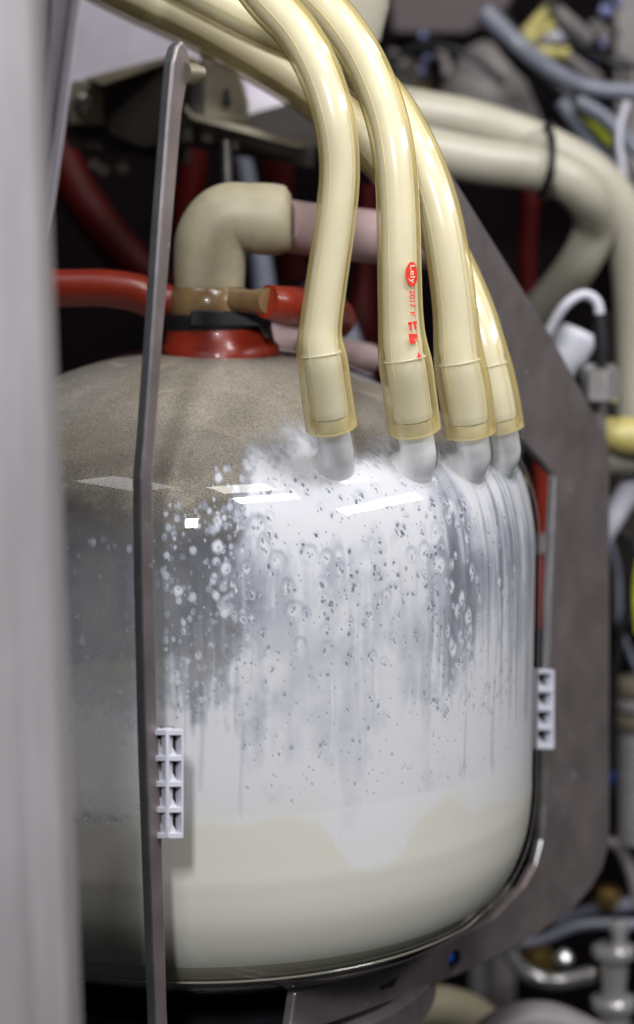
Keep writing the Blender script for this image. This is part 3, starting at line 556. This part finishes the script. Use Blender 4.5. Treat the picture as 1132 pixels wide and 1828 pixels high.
sh = thing('shelf_bracket', 'bent steel shelf bracket with a pale front edge behind the hose', 'bracket', P(440, 240, 1.25))
cc = bez([P(330,190,1.24), P(337,201,1.24), P(352,209,1.24), P(440,232,1.24), P(530,257,1.24), P(547,250,1.24), P(550,238,1.24)], 40); V = []; hh = .0022
for p in cc: V += [p+np.array([0,0,hh]), p-np.array([0,0,hh]), p-np.array([0,-.09,hh]), p+np.array([0,.09,hh])]
Fc = [[4*i+a, 4*i+(a+1) % 4, 4*i+4+(a+1) % 4, 4*i+4+a] for i in range(len(cc)-1) for a in range(4)]+[[0,1,2,3], [4*len(cc)-1, 4*len(cc)-2, 4*len(cc)-3, 4*len(cc)-4]]
obj('shelf', V, Fc, 'olive', sh); slab('back_leg', [(330,205),(560,262),(560,300),(330,262)], 1.335, .004, 'dark', sh)
for x, y in ((334,246),(370,250),(417,264)): obj('screw', *tube_vf(np.array([P(x,y-14,1.26), P(x,y-6,1.26), P(x,y+4,1.26)]), .004, 8), 'bolt', sh)
tag(slab('dark_bracket', [(440,205),(500,188),(545,170),(640,190),(640,262),(548,262),(440,236)], 1.40, .04, 'dark'), 'dark bracket leading right from the olive sensor box', 'bracket')
sb = thing('sensor_box', 'olive grey sensor box with a black down arrow on its front', 'box', P(400, 220, 1.27))
slab('housing', [(362,108),(372,104),(415,116),(432,140),(440,175),(440,222),(362,210)], 1.27, .05, 'olive', sb, bevel=.0015)
slab('side_panel', [(340,112),(362,108),(362,210),(340,196)], [1.285,1.271,1.271,1.285], .04, 'grey', sb); slab('cap', [(355,90),(378,88),(382,106),(358,108)], 1.275, .02, 'olive', sb, bevel=.001); slab('cap', [(404,106),(418,110),(424,122),(406,120)], 1.285, .02, 'grey', sb, bevel=.001)
slab('arrow_print', [(400,160),(409,160),(409,179),(415,179),(405,195),(395,179),(400,179)], 1.2688, .0006, 'arrowink', sb, bevel=0)
# bowl seen from below at the top
lathe('feed_cup', P(618, 14, 1.20), [(.001, -.026), (.012, -.0255), (.020, -.020), (.0255, 0), (.0275, .03), (.0285, .05), (.026, .05)], 'cream', None, seg=48); tag(bpy.context.scene.objects['feed_cup'], 'cream rounded cup hanging above the bend of the hoses', 'cup')

# ---------------------------------------------------------------- cream hoses, cables and fittings beyond, on the right
tag(tube('cream_hose', [(600,170,1.42,42),(700,193,1.42,41),(850,222,1.42,40),(980,268,1.43,40),(1070,325,1.44,40),(1120,410,1.45,40),(1138,560,1.46,40),(1140,760,1.46,40)], 'cream', n=80), 'upper of two thick cream hoses curving down at far right', 'hose', 'cream hoses behind the frame')
tag(tube('cream_hose', [(600,230,1.38,42),(700,254,1.38,41),(850,286,1.38,40),(975,305,1.38,39),(1040,345,1.39,38),(1062,400,1.42,37),(1030,475,1.44,36),(960,560,1.5,34),(900,620,1.55,34)], 'cream', n=80), 'lower of two thick cream hoses turning back under the tie', 'hose', 'cream hoses behind the frame')
tie = [P(976,228,1.372), P(985,250,1.352), P(984,300,1.338), P(974,335,1.352), P(966,350,1.376), P(985,340,1.42), P(1000,250,1.46), P(984,224,1.43), P(976,228,1.372)]
tag(obj('cable_tie', *tube_vf(bez(tie, 50), .0028, 8), 'black'), 'dark cable tie strapped round the two cream hoses', 'cable tie')
for nm, px, mt, lab, cat in (
  ('cable', [(860,20,1.6,18),(930,85,1.6,17),(1000,135,1.58,16),(1060,158,1.57,15),(1150,166,1.57,15)], 'bluegrey', 'thick blue grey cable swinging out to the right edge', 'cable'),
  ('cable', [(880,30,1.62,26),(940,110,1.62,24),(1000,165,1.62,18),(1060,230,1.62,14),(1140,350,1.62,14)], 'black', 'black cable running beside the blue grey one at upper right', 'cable'),
  ('cable', [(1000,180,1.58,12),(1060,265,1.58,13),(1110,325,1.58,13),(1150,390,1.58,13)], 'bluegrey', 'thin dark blue cable below the yellow green sleeve', 'cable'),
  ('cable', [(1030,180,1.56,13),(1085,215,1.56,13),(1140,275,1.56,13)], 'bluegrey', 'short grey cable above the yellow green sleeve', 'cable'),
  ('cable_sleeve', [(1030,190,1.57,8),(1060,220,1.57,9),(1090,255,1.57,9)], 'lime', 'yellow green striped sleeve among the cables at upper right', 'sleeve'),
  ('white_cable', [(945,650,1.32,8),(970,610,1.31,9),(1005,550,1.30,9),(1040,526,1.30,9),(1066,540,1.30,9),(1072,580,1.30,9)], 'white', 'white cable looping over into a black plug at right', 'cable'),
  ('plug', [(1070,560,1.30,12),(1074,600,1.30,14),(1076,650,1.30,14)], 'black', 'black plug on the end of the white cable loop', 'plug'),
  ('yellow_hose', [(1075,765,1.36,22),(1100,775,1.36,32),(1135,780,1.36,36),(1180,780,1.36,36)], 'yellow', 'yellow hose end at the right edge beside the frame', 'hose'),
  ('cream_fitting', [(1050,812,1.38,30),(1100,812,1.38,34),(1180,812,1.38,34)], 'cream', 'cream fitting just below the yellow hose end', 'fitting'),
  ('white_pipe', [(1060,980,1.40,20),(1100,915,1.40,21),(1150,830,1.40,21)], 'white', 'white pipe slanting at the right edge beside the frame', 'pipe'),
  ('black_cable', [(1075,940,1.42,7),(1120,960,1.42,7),(1128,1040,1.42,7),(1105,1150,1.42,8),(1094,1260,1.42,7),(1096,1420,1.42,6)], 'black', 'thin black cable hanging down right of the frame', 'cable'),
  ('lime_cable', [(1142,1000,1.40,7),(1136,1060,1.40,7),(1140,1130,1.40,7)], 'lime', 'bright yellow green cable at the right edge', 'cable'),
  ('grey_hose', [(1070,1500,1.45,10),(1105,1512,1.45,11),(1128,1560,1.45,11),(1140,1620,1.45,11)], 'grey', 'thin grey hose curling down at the lower right edge', 'hose'),
  ('grey_hose', [(900,1640,1.5,14),(1000,1640,1.5,14),(1080,1622,1.48,14),(1150,1612,1.48,14)], 'bluegrey', 'dark grey hose crossing behind the frame corner', 'hose'),
  ('grey_hose', [(880,1690,1.45,10),(960,1680,1.45,10),(1040,1652,1.45,10),(1150,1650,1.45,10)], 'bluegrey', 'lower dark hose passing above the chrome valve', 'hose'),
  ('steel_tube', [(905,1690,1.5,15),(930,1730,1.5,15),(985,1752,1.5,15),(1060,1740,1.5,15)], 'chrome', 'bent shiny steel tube low behind the frame corner', 'tube'),
  ('steel_tube', [(885,1590,1.6,30),(890,1700,1.6,30),(892,1860,1.6,30)], 'grey', 'upright grey tube low behind the frame plate', 'tube'),
  ('steel_tube', [(850,1700,1.55,17),(852,1790,1.55,17),(853,1880,1.55,17)], 'chrome', 'upright steel tube below the frame near the hole', 'tube'),
  ('cream_pipe', [(560,1900,1.3,44),(650,1840,1.32,44),(740,1800,1.34,42),(830,1812,1.36,42),(900,1870,1.38,42)], 'elbow', 'cream bent pipe at the bottom below the frame plate', 'pipe'),
  ('cream_pipe', [(830,1900,1.25,38),(900,1836,1.25,38),(980,1825,1.25,38),(1080,1870,1.25,38)], 'grey', 'grey brown bent pipe at the bottom right of the cream one', 'pipe'),
  ('cable', [(960,-40,1.66,6),(1010,60,1.64,6),(1090,110,1.62,6),(1150,118,1.62,6)], 'black', 'thin black cable crossing above the thick blue grey one', 'cable'),
  ('cable', [(700,110,1.75,7),(760,80,1.74,7),(840,100,1.73,7),(900,150,1.73,7)], 'black', 'thin black cable arching over the grey cone cover', 'cable'),
  ('cable', [(1120,180,1.5,6),(1105,240,1.5,6),(1118,330,1.5,6),(1150,380,1.5,6)], 'white', 'thin pale cable dropping at the right edge above the cream hoses', 'cable'),
  ('cable', [(1060,880,1.5,6),(1100,1010,1.5,6),(1108,1120,1.5,6),(1140,1200,1.5,6)], 'bluegrey', 'thin blue grey cable hanging behind the thin black one', 'cable'),
  ('dark_hose', [(1120,560,1.7,70),(1128,800,1.7,70),(1130,1100,1.7,70)], 'dark', 'wide dark hose in shadow at the far right', 'hose'),
):
    tag(tube(nm, px, mt), lab, cat)
# white sensor with chrome nut
se = thing('inline_sensor', 'white and chrome inline sensor standing right of the frame', 'sensor', P(1060, 780, 1.33))
tube('white_body', [(1000,680,1.34,20),(1010,640,1.34,34),(1028,605,1.34,36),(1036,588,1.34,30)], 'white', se, n=30); tube('stem', [(1062,650,1.33,22),(1062,780,1.33,20)], 'grey', se, n=10)
lathe('chrome_nut', P(1072, 686, 1.31), [(.010, -.012), (.0125, -.010), (.0125, .010), (.010, .012)], 'chrome', se, seg=6); lathe('washer', P(1072, 664, 1.31), [(.0105, 0), (.0105, .003), (.008, .005)], 'chrome', se, seg=24)
# stacked cylinder at right
cy = thing('filter_cylinder', 'silver filter cylinder with beige rings at the right edge', 'cylinder', P(1132, 1500, 1.45)); sc5 = 1.45/F
lathe('body', P(1140, 1500, 1.45), [(40*sc5, 0), (40*sc5, 210*sc5), (34*sc5, 212*sc5)], 'steel', cy); 
for y, r_ in ((1292,48),(1262,44),(1232,48)): lathe('ring', P(1140, y, 1.45), [(r_*sc5, 0), (r_*sc5, 18*sc5), ((r_-8)*sc5, 22*sc5)], 'olive' if y != 1262 else 'grey', cy)
tag(slab('blue_clip', [(1088,1382),(1098,1382),(1098,1400),(1088,1400)], 1.40, .008, 'blue'), 'tiny blue clip beside the silver cylinder', 'clip')
vb = thing('chrome_valve', 'chrome valve with round flanges at the lower right corner', 'valve', P(1095, 1800, 1.35)); s4 = 1.35/F
for y, r_ in ((1698,40),(1790,42)): lathe('flange', P(1096, y, 1.35), [(r_*s4*.8, -9*s4), (r_*s4, -7*s4), (r_*s4, 7*s4), (r_*s4*.8, 9*s4)], 'chrome', vb)
lathe('body', P(1096, 1790, 1.35), [(26*s4, 0), (22*s4, 30*s4), (26*s4, 60*s4), (26*s4, 92*s4)], 'chrome', vb); lathe('stem', P(1106, 1690, 1.35), [(14*s4, 0), (14*s4, 26*s4), (19*s4, 30*s4), (19*s4, 44*s4), (8*s4, 50*s4)], 'chrome', vb); lathe('foot', P(1096, 1850, 1.35), [(34*s4, 0), (30*s4, 50*s4)], 'steel', vb)
tag(lathe('brass_fitting', P(1085, 1605, 1.48), [(.008, -.008), (.011, -.004), (.011, .005), (.008, .009)], 'brass', None, seg=6), 'small brass fitting above the chrome valve', 'fitting')
tag(lathe('brass_fitting', P(960, 1722, 1.55), [(.010, -.014), (.014, -.008), (.014, .008), (.010, .014)], 'brass', None, seg=6), 'brass fitting in the dark behind the steel tube', 'fitting')
tag(lathe('steel_ball', P(1006, 1712, 1.42), [(.001, -.0075), (.005, -.0055), (.0075, 0), (.005, .0055), (.001, .0075)], 'chrome', None, seg=20), 'small shiny ball fitting left of the chrome valve', 'fitting')
tag(obj('blue_plug', *tube_vf(np.array([hc-N3*.0035+np.array([0,0,.0045]), hc-N3*.008+np.array([0,0,.0045]), hc-N3*.03+np.array([0,0,.0045])]), .0056, 16), 'vividblue'), 'bright blue plug seen through the hole in the frame plate', 'plug')
# dim things at the upper right
tag(lathe('grey_funnel', P(865, 240, 1.8), [(.055, -.03), (.052, .01), (.038, .045), (.018, .075), (.004, .082)], 'grey', None), 'dim grey cone shaped cover behind the cream hoses', 'cover')
tag(lathe('grey_funnel', P(720, 190, 1.85), [(.03, -.03), (.03, .02), (.02, .04), (.004, .045)], 'dark', None), 'dark domed fitting left of the grey cone', 'fitting')
tag(slab('dark_beam', [(690,-60),(940,-60),(900,30),(830,62),(700,60)], 1.85, .05, pm('dim_brown_steel', (.075,.055,.055), .6, .1), None, bevel=.003), 'dim brown beam across the top behind the hoses', 'beam')
wr = thing('wire_connector', 'bunch of yellow and pale wire connectors at upper right', 'connector', P(980, 90, 1.7))
for px, mt in (([(930,66,1.7,9),(985,10,1.7,11)], 'yellow'), ([(925,82,1.68,9),(990,42,1.68,11)], 'yellow'), ([(945,92,1.66,11),(1015,96,1.66,12)], 'yellow'), ([(930,74,1.69,10),(1010,60,1.72,16)], 'white'), ([(990,20,1.7,15),(1050,70,1.72,14)], 'grey'), ([(1000,95,1.7,12),(1045,130,1.72,14)], 'grey')):
    tube('wire_end', px, mt, wr, n=8)
for x, y, s_, wh in ((755,65,11,'topmost dim blue button left of the grey cone cover'),(762,105,10,'middle dim blue button left of the grey cone cover'),(752,128,9,'lowest dim blue button left of the grey cone cover'),(1080,20,18,'largest dim blue button right of the wire connectors'),(1076,80,10,'small dim blue button below the largest one at right'),(1062,103,12,'lowest dim blue button just under the wire connectors'),(1104,5,12,'dim blue button in the top right corner')):
    tag(lathe('blue_button', P(x, y, 1.75), [(s_*.00028, -.006), (s_*.00034, 0), (s_*.00028, .006)], 'blue', None, axis=(0, -1, .2), seg=16), wh, 'button', 'dim blue buttons at upper right')
for x, y, dx, dy, s_, mt, lab in ((700,95,14,16,.006,'grey','dull grey plug end just right of the cream cup'),(728,120,-12,22,.007,'bolt','dim metal plug end left of the lowest blue button'),(785,96,10,24,.006,'grey','dull grey fitting between blue buttons and grey cone'),(742,158,18,12,.006,'brass','dim brownish fitting above the upper cream hose'),
        (1058,45,16,18,.008,'grey','dull grey plug left of the largest blue button'),(1098,60,-14,20,.007,'dark','dark plug below the largest blue button'),(1112,110,6,26,.007,'bolt','dim metal plug right of the lowest blue button'),(1040,128,18,8,.008,'grey','dull grey plug end below the wire connectors')):
    tag(obj('dull_fitting', *tube_vf(bez([P(x, y, 1.8), P(x+dx, y+dy*.6, 1.79), P(x+dx*1.4, y+dy*1.7, 1.78)], 14), s_*.7, 12), mt), lab, 'fitting', 'dull fittings at upper right')
tag(slab('grey_cabinet', [(1096,-60),(1180,-60),(1180,560),(1110,560)], 1.9, .03, 'grey', None, bevel=.002), 'dim grey upright cabinet side at the upper right edge', 'cabinet')
# socket under the jar
so = thing('jar_socket', 'black socket ring with a shiny rim under the milk jar', 'socket', J((0, 0, ZB-.05)))
lathe('rubber_ring', J((0, 0, ZB-.05)), [(.12, 0), (.125, .045), (.10, .0485), (.06, .0485)], 'black', so, seg=64)
lathe('rim', J((0, 0, ZB-.05)), [(.128, .012), (.131, .014), (.131, .030), (.128, .032), (.12, .032), (.12, .012)], 'plate', so, seg=64)
